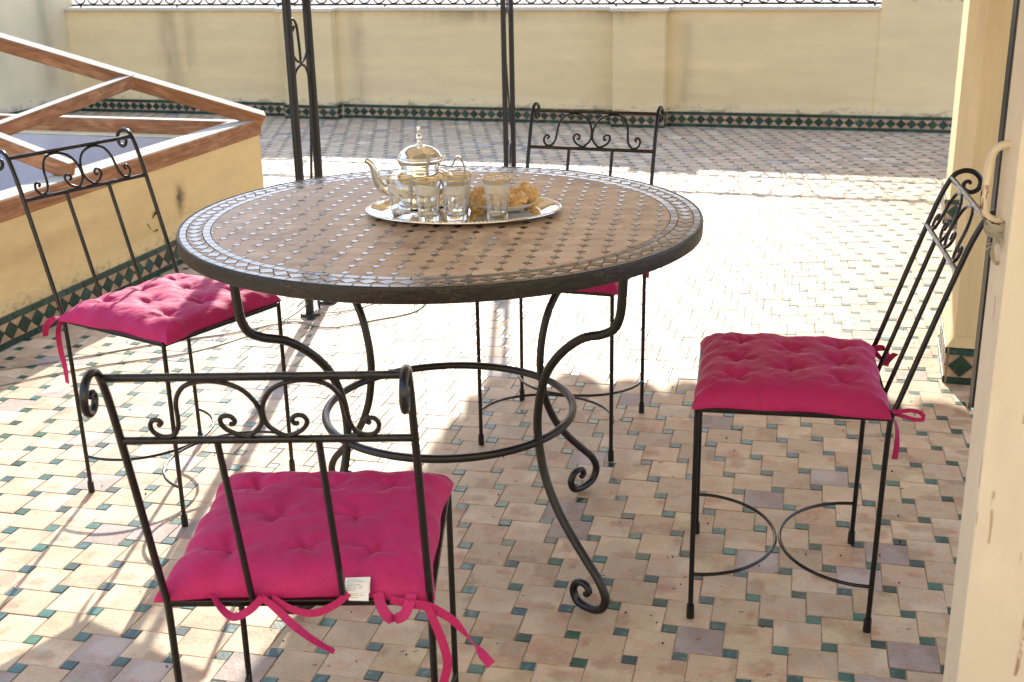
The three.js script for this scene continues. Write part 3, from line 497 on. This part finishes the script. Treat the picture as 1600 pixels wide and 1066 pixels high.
// ---------------------------------------------------------------- chairs
const CW = .37, CD = .352, SH = .464;
const onChair = (c, x, y, z) => { const p = V(x, y, z).applyAxisAngle(V(0, 1, 0), c.yaw); return p.add(V(c.x, 0, c.z)); };
function buildChair(label) {
  const g = thing('iron_chair', label, 'chair', [0, 0, 0], 0, 'black iron chairs around the mosaic table');
  const hw = CW / 2, hd = CD / 2, r = .0054;
  const back = l => -hd - l;
  for (const s of [-1, 1]) {
    const x = s * hw;
    const pts = [V(x, .004, -hd), V(x, .2, -hd - .003), V(x, .44, -hd - .008), V(x, .464, -hd - .01), V(x, .50, -hd - .0215), V(x, .752, -hd - .101), V(x, .82, -hd - .125), V(x, .852, -hd - .141)];
    for (const [b, y] of [[.0105, .0105], [.0285, .015], [.0465, .009], [.057, -.006], [.0525, -.024], [.0375, -.030], [.025, -.0215], [.025, -.0105], [.034, -.007], [.038, -.012]]) pts.push(V(x, .852 + y, -hd - .141 - b));
    const p = part(g, 'rear_post', tubeG(pts, r, 170, 9, t => t > .93 ? 1 - (t - .93) * 3.5 : 1), M.iron);
    const cap = new THREE.CylinderGeometry(  .0078, .0084, .03, 12); part(p, 'foot_cap', cap.clone().translate(x, .0165, -hd), M.iron);
    const l = part(g, 'front_leg', tubeG(new THREE.LineCurve3(V(x, .004, hd), V(x, SH + .004, hd)), r, 6, 9), M.iron);
    part(l, 'foot_cap', cap.clone().translate(x, .0165, hd), M.iron);
    part(g, 'seat_rail', beam(V(x, SH, hd), V(x, SH, -hd - .008), .0095, .0095, V(0, 1, 0), .0018), M.iron);
    part(g, 'seat_rail', beam(V(-hw, SH, s * hd - (s < 0 ? .009 : 0)), V(hw, SH, s * hd - (s < 0 ? .009 : 0)), .0097, .0097, V(0, 1, 0), .0018), M.iron);
    part(g, 'seat_slat', beam(V(s * .062, SH - .004, hd), V(s * .062, SH - .004, -hd - .006), .02, .004), M.iron);
    part(g, 'back_bar', tubeG(new THREE.LineCurve3(V(s * .064, SH, back(.010)), V(s * .064, .752, back(.101))), .0048, 4, 8), M.iron);
    // scroll
    const sc = [[.138, .243], [.151, .28], [.143, .326], [.124, .326], [.11, .243], [.117, .128], [.143, .06], [.179, .083], [.202, .197], [.212, .38], [.217, .564], [.233, .725], [.265, .862], [.327, .925], [.398, .894], [.449, .794], [.484, .61], [.4965, .404], [.490, .243], [.468, .142], [.435, .058], [.398, .096], [.367, .174], [.352, .289], [.362, .372], [.388, .38], [.403, .312], [.393, .25], [.383, .262]];
    const S = ([u, v]) => V(-s * (u - .5) * CW * .985, .752 + v * .1, back(.101 + v * .040));
    part(g, 'scroll', tubeG(sc.map(S), .0033, 190, 7), M.iron);
    // stretcher
    const st = []; for (let k = 0; k <= 16; k++) { const a = k / 16 * Math.PI; st.push(V(-hw * Math.cos(a), .102, s * (hd - (hd - .0045) * Math.sin(a)))); }
    part(g, 'stretcher', tubeG(st, .0038, 64, 7), M.iron);
  }
  part(g, 'top_rail', tubeG(new THREE.LineCurve3(V(-hw, .851, back(.141)), V(hw, .851, back(.141))), .0053, 4, 9), M.iron);
  part(g, 'lower_rail', tubeG(new THREE.LineCurve3(V(-hw, .752, back(.101)), V(hw, .752, back(.101))), .0052, 4, 9), M.iron);
  return g;
}
const chairs = [
  { id: 'front', x: -.302, z: -1.662, yaw: 3.118, label: 'nearest black iron chair, seen from behind in front of the table' },
  { id: 'left', x: -.8401, z: -2.8606, yaw: .9701, label: 'black iron chair left of the table, standing before the skylight curb' },
  { id: 'right', x: .5626, z: -2.3063, yaw: -1.7544, label: 'black iron chair right of the table, seen side on by the pier' },
  { id: 'far', x: .1426, z: -3.1612, yaw: -.342, label: 'black iron chair on the far side of the table, its back above the tabletop' }];
const chair0 = buildChair(chairs[0].label);
chairs.forEach((c, i) => { const o = i ? chair0.clone() : chair0; if (i) { o.name = numbered('iron_chair'); o.userData = { ...chair0.userData, label: c.label }; scene.add(o); } o.position.set(c.x, 0, c.z); o.rotation.set(0, c.yaw, 0); });

// ---------------------------------------------------------------- cushions
function cushionGeo(k) {
  const w = .196, d = .188, T0 = .029, n = 110, P = [], I = [], Uv = [];
  const tufts = []; for (const z of [-.1, 0, .1]) for (const x of (z === 0 ? [-.062, .062] : [-.115, 0, .115])) tufts.push([x * .95 + hash(k, tufts.length, 1) * .012 - .006, z * 1.05 + hash(k, tufts.length, 2) * .012 - .006]);
  const sheet = (sg) => {
    const base = P.length / 3;
    for (let i = 0; i <= n; i++) for (let j = 0; j <= n; j++) {
      const u = Math.sin((i / n - .5) * Math.PI * .96) / Math.sin(.48 * Math.PI), v = Math.sin((j / n - .5) * Math.PI * .96) / Math.sin(.48 * Math.PI), au = Math.abs(u), av = Math.abs(v);
      // concave edges, pointed corners
      const sx = 1 - .045 * (1 - v * v) * au + .012 * Math.sin(v * 7 + k * 2) * au * au, sz = 1 - .045 * (1 - u * u) * av + .012 * Math.sin(u * 8 + k) * av * av;
      let x = u * w * sx, z = v * d * sz;
      let e = Math.pow(Math.max(0, 1 - Math.pow(au, 7)), .42) * Math.pow(Math.max(0, 1 - Math.pow(av, 7)), .42);
      let y = T0 * e;
      let dip = 0, fold = 0; for (const [tx, tz] of tufts) { const dx = x - tx, dz = z - tz, q = Math.hypot(dx, dz), an = Math.atan2(dz, dx); dip += .0075 * Math.exp(-((q / .03) ** 2)) + .011 * Math.exp(-q / .0115); fold += .0030 * Math.exp(-(((q - .022) / .018) ** 2)) * Math.sin(an * 4 + tx * 40 + k); }
      // valleys between tufts and edge
      const wv = (fbm(u * .25 + .5 + k * .13, v * .25 + .5, 16, 3, 700 + k) - .5) * .010 * e + (fbm(u * .5 + .5 + k * .31, v * .5 + .5, 64, 3, 760 + k) - .5) * .0022 * e;
      const edge = (1 - e) * e * .011 * Math.sin((au > av ? z : x) * 95 + k);
      if (sg > 0) y += -dip * Math.min(1, e * 1.4) + fold * e + wv + edge; else y *= .55;
      // drooping corners of a soft cushion
      const cr = Math.pow(au * av, 3), dr = .015 * Math.pow(Math.max(au, av), 7); P.push(x, sg * y - cr * .004 - dr, z); Uv.push(x * 3.2, z * 3.2);
    }
    for (let i = 0; i < n; i++) for (let j = 0; j < n; j++) { const q = base + i * (n + 1) + j; sg > 0 ? I.push(q, q + 1, q + n + 2, q, q + n + 2, q + n + 1) : I.push(q, q + n + 2, q + 1, q, q + n + 1, q + n + 2); }
  };
  sheet(1); sheet(-1);
  let g = new THREE.BufferGeometry(); g.setAttribute('position', new THREE.Float32BufferAttribute(P, 3)); g.setAttribute('uv', new THREE.Float32BufferAttribute(Uv, 2)); g.setIndex(I); g.computeVertexNormals();
  return [g, tufts];
}
const stitchM = std([.30, .006, .05], .9);
const cushLabel = { front: 'pink tufted cushion with a white care label on the nearest chair', left: 'pink tufted cushion in full sun on the left chair', right: 'dark pink tufted cushion on the right chair beside the pier', far: 'pink tufted cushion on the far chair, mostly hidden under the tabletop' };
const cushPose = { front: [.004, -.002, -.01], left: [.0, -.006, .04], right: [.0, -.004, -.02], far: [0, 0, .02] };
chairs.forEach((c, i) => {
  const [dx, dz, dy] = cushPose[c.id];
  const o = onChair(c, dx, 0, dz); const yaw = c.yaw + dy;
  const g = thing('seat_cushion', cushLabel[c.id], 'cushion', [o.x, SH + .022, o.z], yaw, 'pink seat cushions on the iron chairs');
  const [geo, tufts] = cushionGeo(i + 1); part(g, 'cover', geo, M.cloth);
  for (const [x, z] of tufts) { const s = part(g, 'stitch', merge([bar(V(-.004, 0, 0), V(.004, .0004, .001), .0007, 4), bar(V(-.002, 0, .001), V(.003, 0, -.002), .0006, 4)]), stitchM); s.position.set(x, .0108, z); s.rotation.y = hash(i, tufts.length, 5) * 3 + x * 9; }
  // ties: local frame, x right, -z rear edge
  const X = V(1, 0, 0), Y = V(0, 1, 0), Z = V(0, 0, 1), tie = (pts, sd, w = .0115) => part(g, 'tie', ribbon(pts.map(p => V(...p)), w, sd), M.cloth);
  const y0 = -.012;
  if (c.id === 'front') {   // rear edge faces the viewer; +x is on the left of the picture
    tie([[.115, y0 + .004, -.184], [.10, y0 - .012, -.197], [.083, y0 - .022, -.203], [.060, y0 - .013, -.200], [.043, y0 + .002, -.192]], [Z, Y]);
    tie([[.045, y0 + .002, -.190], [.024, y0 - .012, -.197], [.0, y0 - .034, -.204], [-.03, y0 - .058, -.208], [-.056, y0 - .074, -.21]], [Y, Z]);
    tie([[.03, y0, -.189], [0, y0 - .014, -.197], [-.03, y0 - .018, -.200], [-.06, y0 - .006, -.197], [-.078, y0 + .006, -.188]], [Y, Y]);
    tie([[-.118, y0 + .006, -.186], [-.126, y0 - .012, -.200], [-.138, y0 - .022, -.208], [-.155, y0 - .018, -.207], [-.163, y0 - .004, -.198], [-.166, y0 + .006, -.189]], [X, X], .015);
    tie([[-.135, y0 - .004, -.188], [-.165, y0 - .006, -.196], [-.19, y0 - .01, -.197], [-.204, y0 - .018, -.197], [-.224, y0 - .032, -.199], [-.25, y0 - .065, -.203], [-.275, y0 - .098, -.206]], [Y, V(.7, .7, 0)], .014);
    tie([[-.188, y0 - .01, -.197], [-.198, y0 - .035, -.2], [-.209, y0 - .07, -.202], [-.213, y0 - .10, -.2], [-.204, y0 - .145, -.199], [-.208, y0 - .22, -.2]], [V(1, 0, .3), V(1, 0, -.6)], .013);
    // care label
    const lt = tex(128, 96, (u, v) => { const row = Math.floor(v * 9), inr = v * 9 % 1 > .35 && v * 9 % 1 < .7, on = u > .08 && u < .3 + .6 * hash(row, 3, 9) && hash(Math.floor(u * 50), row, 4) > .25; return inr && on && row > 0 && row < 8 ? [.62, .62, .64] : [.93, .93, .91]; }, true);
    const lm = std([.86, .86, .85], .8, { map: lt });
    const flap = (x, y, z, w, h, ry, rx) => { const p = new THREE.PlaneGeometry(w, h, 6, 4), a = p.attributes.position; for (let q = 0; q < a.count; q++) a.setZ(q, .002 * Math.sin(a.getX(q) * 90)); p.computeVertexNormals(); const e = p.clone(); e.translate(0, 0, -.0006); const m = part(g, 'care_label', merge([p, e]), lm); m.position.set(x, y, z); m.rotation.set(rx, ry, 0); };
    flap(-.090, .004, -.183, .036, .022, Math.PI, .75); flap(-.092, -.003, -.1875, .03, .026, Math.PI - .15, .45);
  } else if (c.id === 'left') {   // -x rear corner is on the left of the picture
    tie([[-.18, y0, -.18], [-.20, y0 - .004, -.20], [-.212, y0 - .02, -.212], [-.216, y0 - .045, -.216]], [Z, X], .016);
    tie([[-.178, y0, -.186], [-.19, y0 - .03, -.197], [-.192, y0 - .08, -.199], [-.188, y0 - .13, -.197], [-.187, y0 - .175, -.198]], [X, Z], .013);
    tie([[.18, y0, -.18], [.195, y0 - .02, -.197], [.20, y0 - .06, -.2]], [Z, X]);
  } else if (c.id === 'right') {  // +x is the near side
    tie([[.176, y0 + .002, -.176], [.190, y0 + .008, -.195], [.196, y0 + .014, -.22], [.197, y0 + .010, -.236], [.193, y0 - .002, -.243], [.186, y0 - .008, -.232], [.180, y0 - .004, -.205], [.172, y0, -.182]], [Y, Y], .008);
    tie([[.168, y0, -.184], [.17, y0 - .03, -.198], [.168, y0 - .07, -.202], [.171, y0 - .098, -.2]], [X, Z], .011);
    tie([[-.165, y0 + .01, -.182], [-.16, y0 + .012, -.20], [-.15, y0 - .004, -.208], [-.14, y0 - .02, -.204]], [Y, Z], .014);
    tie([[-.15, y0 + .004, -.184], [-.13, y0 - .006, -.202], [-.115, y0 + .012, -.214], [-.108, y0 + .02, -.22]], [Y, Z], .013);
  } else { tie([[.17, y0, -.18], [.19, y0 - .02, -.2], [.192, y0 - .07, -.2]], [X, X]); tie([[-.17, y0, -.18], [-.19, y0 - .02, -.2], [-.192, y0 - .07, -.2]], [X, X]); }
});

// ---------------------------------------------------------------- tea things
const TY = TOP + .0005;
{
  const t = thing('tray', 'oval silver tray with beaded edge carrying the tea things on the table', 'tray', [-.097, TY, -2.5], -.05);
  const pr = [[0, .0035], [.78, .0035], [.84, .0042], [.90, .0085], [.955, .0115], [.985, .0125], [1, .0122], [1.006, .0105], [1.0, .0085], [.96, .008], [.90, .005], [.85, .0015], [.80, 0], [0, 0]];
  const n = 160, P = [], I = [], a = .207, b = .146;
  for (let i = 0; i <= n; i++) { const q = i / n * 2 * Math.PI; pr.forEach(([r, y], k) => { const bead = k >= 4 && k <= 6 ? .0007 * Math.abs(Math.sin(i * Math.PI / 2)) : 0; P.push(r * a * Math.cos(q), y + bead, r * b * Math.sin(q)); }); }
  const m = pr.length; for (let i = 0; i < n; i++) for (let k = 0; k < m - 1; k++) { const A = i * m + k, B = A + m; I.push(A, B + 1, B, A, A + 1, B + 1); }
  const g = new THREE.BufferGeometry(); g.setAttribute('position', new THREE.Float32BufferAttribute(P, 3)); g.setIndex(I); g.computeVertexNormals(); part(t, 'dish', g, M.silver);
  const bd = []; for (let i = 0; i < 150; i++) { const q = i / 150 * 2 * Math.PI, s = new THREE.IcosahedronGeometry(.0017, 1); s.translate(.985 * a * Math.cos(q), .0128, .985 * b * Math.sin(q)); bd.push(s); } part(t, 'beading', merge(bd), M.silver);
}
const ty = TY + .0036;
{
  const t = thing('teapot', 'shiny silver teapot with domed lid and curved spout at the back of the tray', 'teapot', [-.19, ty, -2.565]);
  const L = (p, n = 64) => new THREE.LatheGeometry(new THREE.SplineCurve(p.map(q => new THREE.Vector2(...q))).getPoints(70), n);
  part(t, 'body', L([[.001, .001], [.045, .001], [.053, .004], [.055, .008], [.060, .018], [.071, .032], [.0755, .045], [.0725, .058], [.063, .069], [.052, .0755], [.0425, .080], [.0405, .084], [.0425, .088], [.0462, .094], [.0475, .099]]), M.silver);
  const lid = part(t, 'lid', L([[.0485, .0985], [.0492, .1005], [.0486, .1035], [.0470, .1055], [.0472, .1075], [.0455, .110], [.040, .1175], [.030, .1245], [.018, .129], [.007, .131], [.0005, .1313]]), M.silver);
  part(lid, 'finial', L([[.0065, .130], [.008, .132], [.005, .1345], [.0035, .137], [.006, .141], [.0072, .146], [.006, .151], [.0035, .1545], [.003, .157], [.0042, .160], [.0042, .168], [.003, .1705], [.0003, .171]], 8), M.silver);
  part(t, 'hinge', merge([bar(V(.045, .1035, -.006), V(.045, .1035, .006), .0035), bar(V(.046, .104, .002), V(.058, .108, .003), .0016), new THREE.TorusGeometry(.005, .0015, 6, 14).translate(.049, .1, .003)]), M.silver);
  part(t, 'spout', tubeG([V(-.058, .03, .008), V(-.075, .037, .009), V(-.088, .05, .010), V(-.095, .068, .0105), V(-.099, .084, .011), V(-.106, .097, .0115), V(-.114, .1025, .012)], .0145, 60, 16, k => 1 - .62 * Math.pow(k, .8)), M.silver);
  const hs = [[.041, .088], [.045, .0885], [.055, .0865], [.064, .0855], [.071, .089], [.075, .097], [.079, .1045], [.085, .104], [.091, .095], [.096, .08], [.097, .062], [.091, .045], [.078, .035], [.068, .032]];
  part(t, 'handle', ribbon(hs.map(([x, y]) => V(x, y, .004)), .0085, V(0, 0, 1), .0035), M.silver);
}
{
  const out = [[.0005, 0], [.0195, 0], [.0205, .001], [.0212, .012], [.0226, .03], [.0248, .055], [.0282, .088]], inn = [[.0272, .0885], [.0236, .055], [.0212, .03], [.0190, .0155], [.0175, .0135], [.0005, .0125]];
  const gg = new THREE.LatheGeometry(out.concat([[.0279, .0887]]).concat(inn).map(p => new THREE.Vector2(...p)), 40);
  const rim = new THREE.LatheGeometry([[.0284, .0862], [.0287, .0872], [.0284, .0883], [.0272, .0885], [.0271, .0878]].map(p => new THREE.Vector2(...p)), 40);
  const band2 = new THREE.LatheGeometry([[.0276, .0795], [.0277, .0801]].map(p => new THREE.Vector2(...p)), 40);
  const pat = tex(256, 128, (u, v) => { const x = u * 8 % 1 - .5, y = v; let a = 0; if (y > .72) a = .75; const cx = Math.hypot(x * 1.2, (y - .45) * 1.3); if (Math.abs(Math.sin(cx * 34 + Math.atan2(y - .45, x) * 3)) > .55 && cx < .42) a = .62; if (y < .16) a = .08; if (fbm(u, v, 32, 2, 811) > .62) a = Math.max(a, .4); return [a, a, a]; }, false);
  const fr = phys([.86, .87, .82], .55, { transmission: .35, thickness: 0, alphaMap: pat, transparent: true });
  const frost = new THREE.LatheGeometry([[.0214, .013], [.0229, .03], [.0251, .055], [.0273, .0775]].map(p => new THREE.Vector2(...p)), 40);
  const goldBase = std([.72, .60, .2], .3, { metalness: .6 });
  const labs = ['leftmost tea glass with gold rim, in front of the teapot', 'second tea glass from the left in the front row on the tray', 'third tea glass from the left in the front row on the tray', 'rightmost tea glass, standing apart in front of the biscuit plate', 'tea glass behind the third one, its gold rim showing above it'];
  let g0;
  [[-.2222, -2.432], [-.165, -2.404], [-.109, -2.4045], [-.0245, -2.408], [-.105, -2.4625]].forEach(([x, z], i) => {
    let g; if (!i) { g = g0 = thing('tea_glass', labs[0], 'glass', [x, ty + .0004, z], 0, 'gold rimmed tea glasses on the tray'); part(g, 'tumbler', gg, M.glass); part(g, 'gold_rim', rim, M.gold); part(g, 'gold_line', band2, goldBase); part(g, 'frosted_pattern', frost, fr); }
    else { g = g0.clone(); g.name = numbered('tea_glass'); g.userData = { ...g0.userData, label: labs[i] }; scene.add(g); g.position.set(x, ty + .0004, z); }
    g.rotation.set(0, i * .37, 0);
  });
  const p = solo('plate', 'small white plate of biscuits on the right of the silver tray', 'plate', new THREE.LatheGeometry([[.0005, 0], [.036, 0], [.038, .002], [.052, .006], [.070, .0165], [.0725, .0185], [.0715, .0195], [.069, .0185], [.051, .0085], [.037, .0045], [.0005, .004]].map(q => new THREE.Vector2(...q)), 64), M.white); p.position.set(-.012, ty, -2.512);
  const ct = tex(256, 256, (u, v) => { const a = fbm(u, v, 8, 4, 901), b = fbm(u, v, 30, 3, 903), n = sstep(.62, .7, fbm(u, v, 14, 3, 907)); const g = .9 + (a - .5) * .45 + (b - .5) * .3; return [g + n * .1, g * .84 + n * .16, g * .6 + n * .28]; }, true);
  const cm = std([1, .98, .9], .85, { map: ct, bumpMap: T.clayB, bumpScale: .003 });
  const cook = (x, y, z, rx, rz, s, lab, k) => {
    const g = new THREE.IcosahedronGeometry(.03, 24), a = g.attributes.position, v = V(0, 0, 0);
    for (let i = 0; i < a.count; i++) { v.fromBufferAttribute(a, i); const q = v.clone().normalize(); const n1 = fbm(q.x * .2 + .5 + k * .1, q.y * .2 + q.z * .23 + .5, 16, 4, 920 + k), n2 = fbm(q.z * .3 + .5, q.x * .3 - q.y * .2 + .5 + k * .2, 32, 3, 930 + k); const r = .030 * (.86 + .42 * (n1 - .5) + .3 * (n2 - .5)); a.setXYZ(i, q.x * r * 1.12, q.y * r * .62, q.z * r); }
    const h = mergeVertices(g.deleteAttribute('normal') && g); h.computeVertexNormals(); const m = solo('biscuit', lab, 'biscuit', h, cm, 'crumbly almond biscuits on the plate'); m.position.set(x, ty + y, z); m.rotation.set(rx, k * 1.3, rz); m.scale.setScalar(s);
  };
  cook(-.062, .021, -2.50, 1.1, .15, .94, 'leftmost golden biscuit on the plate, beside the third glass', 1);
  cook(-.022, .018, -2.488, .5, -.1, .82, 'pale biscuit on the plate, seen through the rightmost tea glass', 2);
  cook(.014, .024, -2.497, .9, .2, .92, 'biscuit leaning upright on the plate, just right of the rightmost glass', 3);
  cook(.040, .024, -2.53, .6, -.4, .95, 'darkest biscuit at the right end of the pile on the plate', 4);
  cook(-.02, .03, -2.535, .4, .3, .85, 'biscuit on top of the pile at the back of the plate', 5);
  cook(-.050, .019, -2.545, .6, 0, .9, 'biscuit at the back left of the plate, behind the leftmost one', 6);
}

// ---------------------------------------------------------------- small things on the floor
{
  const wire = std([.30, .27, .2], .5);
  const y = .0035;
  solo('cable', 'thin grey cable lying on the floor behind the left chair', 'cable', merge([
    tubeG([V(-1.75, y, -3.72), V(-1.45, y, -3.86), V(-1.2, y, -4.0), V(-1.0, y, -4.08), V(-.8, y, -4.2), V(-.66, y, -4.12), V(-.5, y, -4.2), V(-.36, y, -4.3), V(-.33, y + .004, -4.5), V(-.42, y, -4.6), V(-.5, y + .004, -4.42), V(-.62, y, -4.32), V(-.74, y + .01, -4.26)], .0028, 200, 5),
    tubeG([V(-1.7, y, -3.55), V(-1.4, y, -3.75), V(-1.1, y, -3.88), V(-.9, y, -4.1), V(-.79, y + .02, -4.26), V(-.755, y + .05, -4.27), V(-.77, y + .05, -4.31), V(-.8, y + .03, -4.28)], .0026, 120, 5)]), wire);
  const bits = []; for (let i = 0; i < 260; i++) { const z = -rr(1.75, 4.6), x = rr(-.44, .36) * -z + .1; const g = rnd() < .6 ? new THREE.IcosahedronGeometry(rr(.0012, .0028), 0) : bar(V(0, 0, 0), V(rr(.004, .011), .001, rr(-.004, .004)), .0008, 4); g.translate(x, .0022, z); bits.push(g.index ? g.toNonIndexed() : g); }
  const d = solo('dry_crumbs', 'scattered dark crumbs and dry twig bits over the floor tiles', 'debris', merge(bits), std([.07, .04, .025], .9)); d.userData.kind = 'stuff';
}
renderer.render(scene, camera);
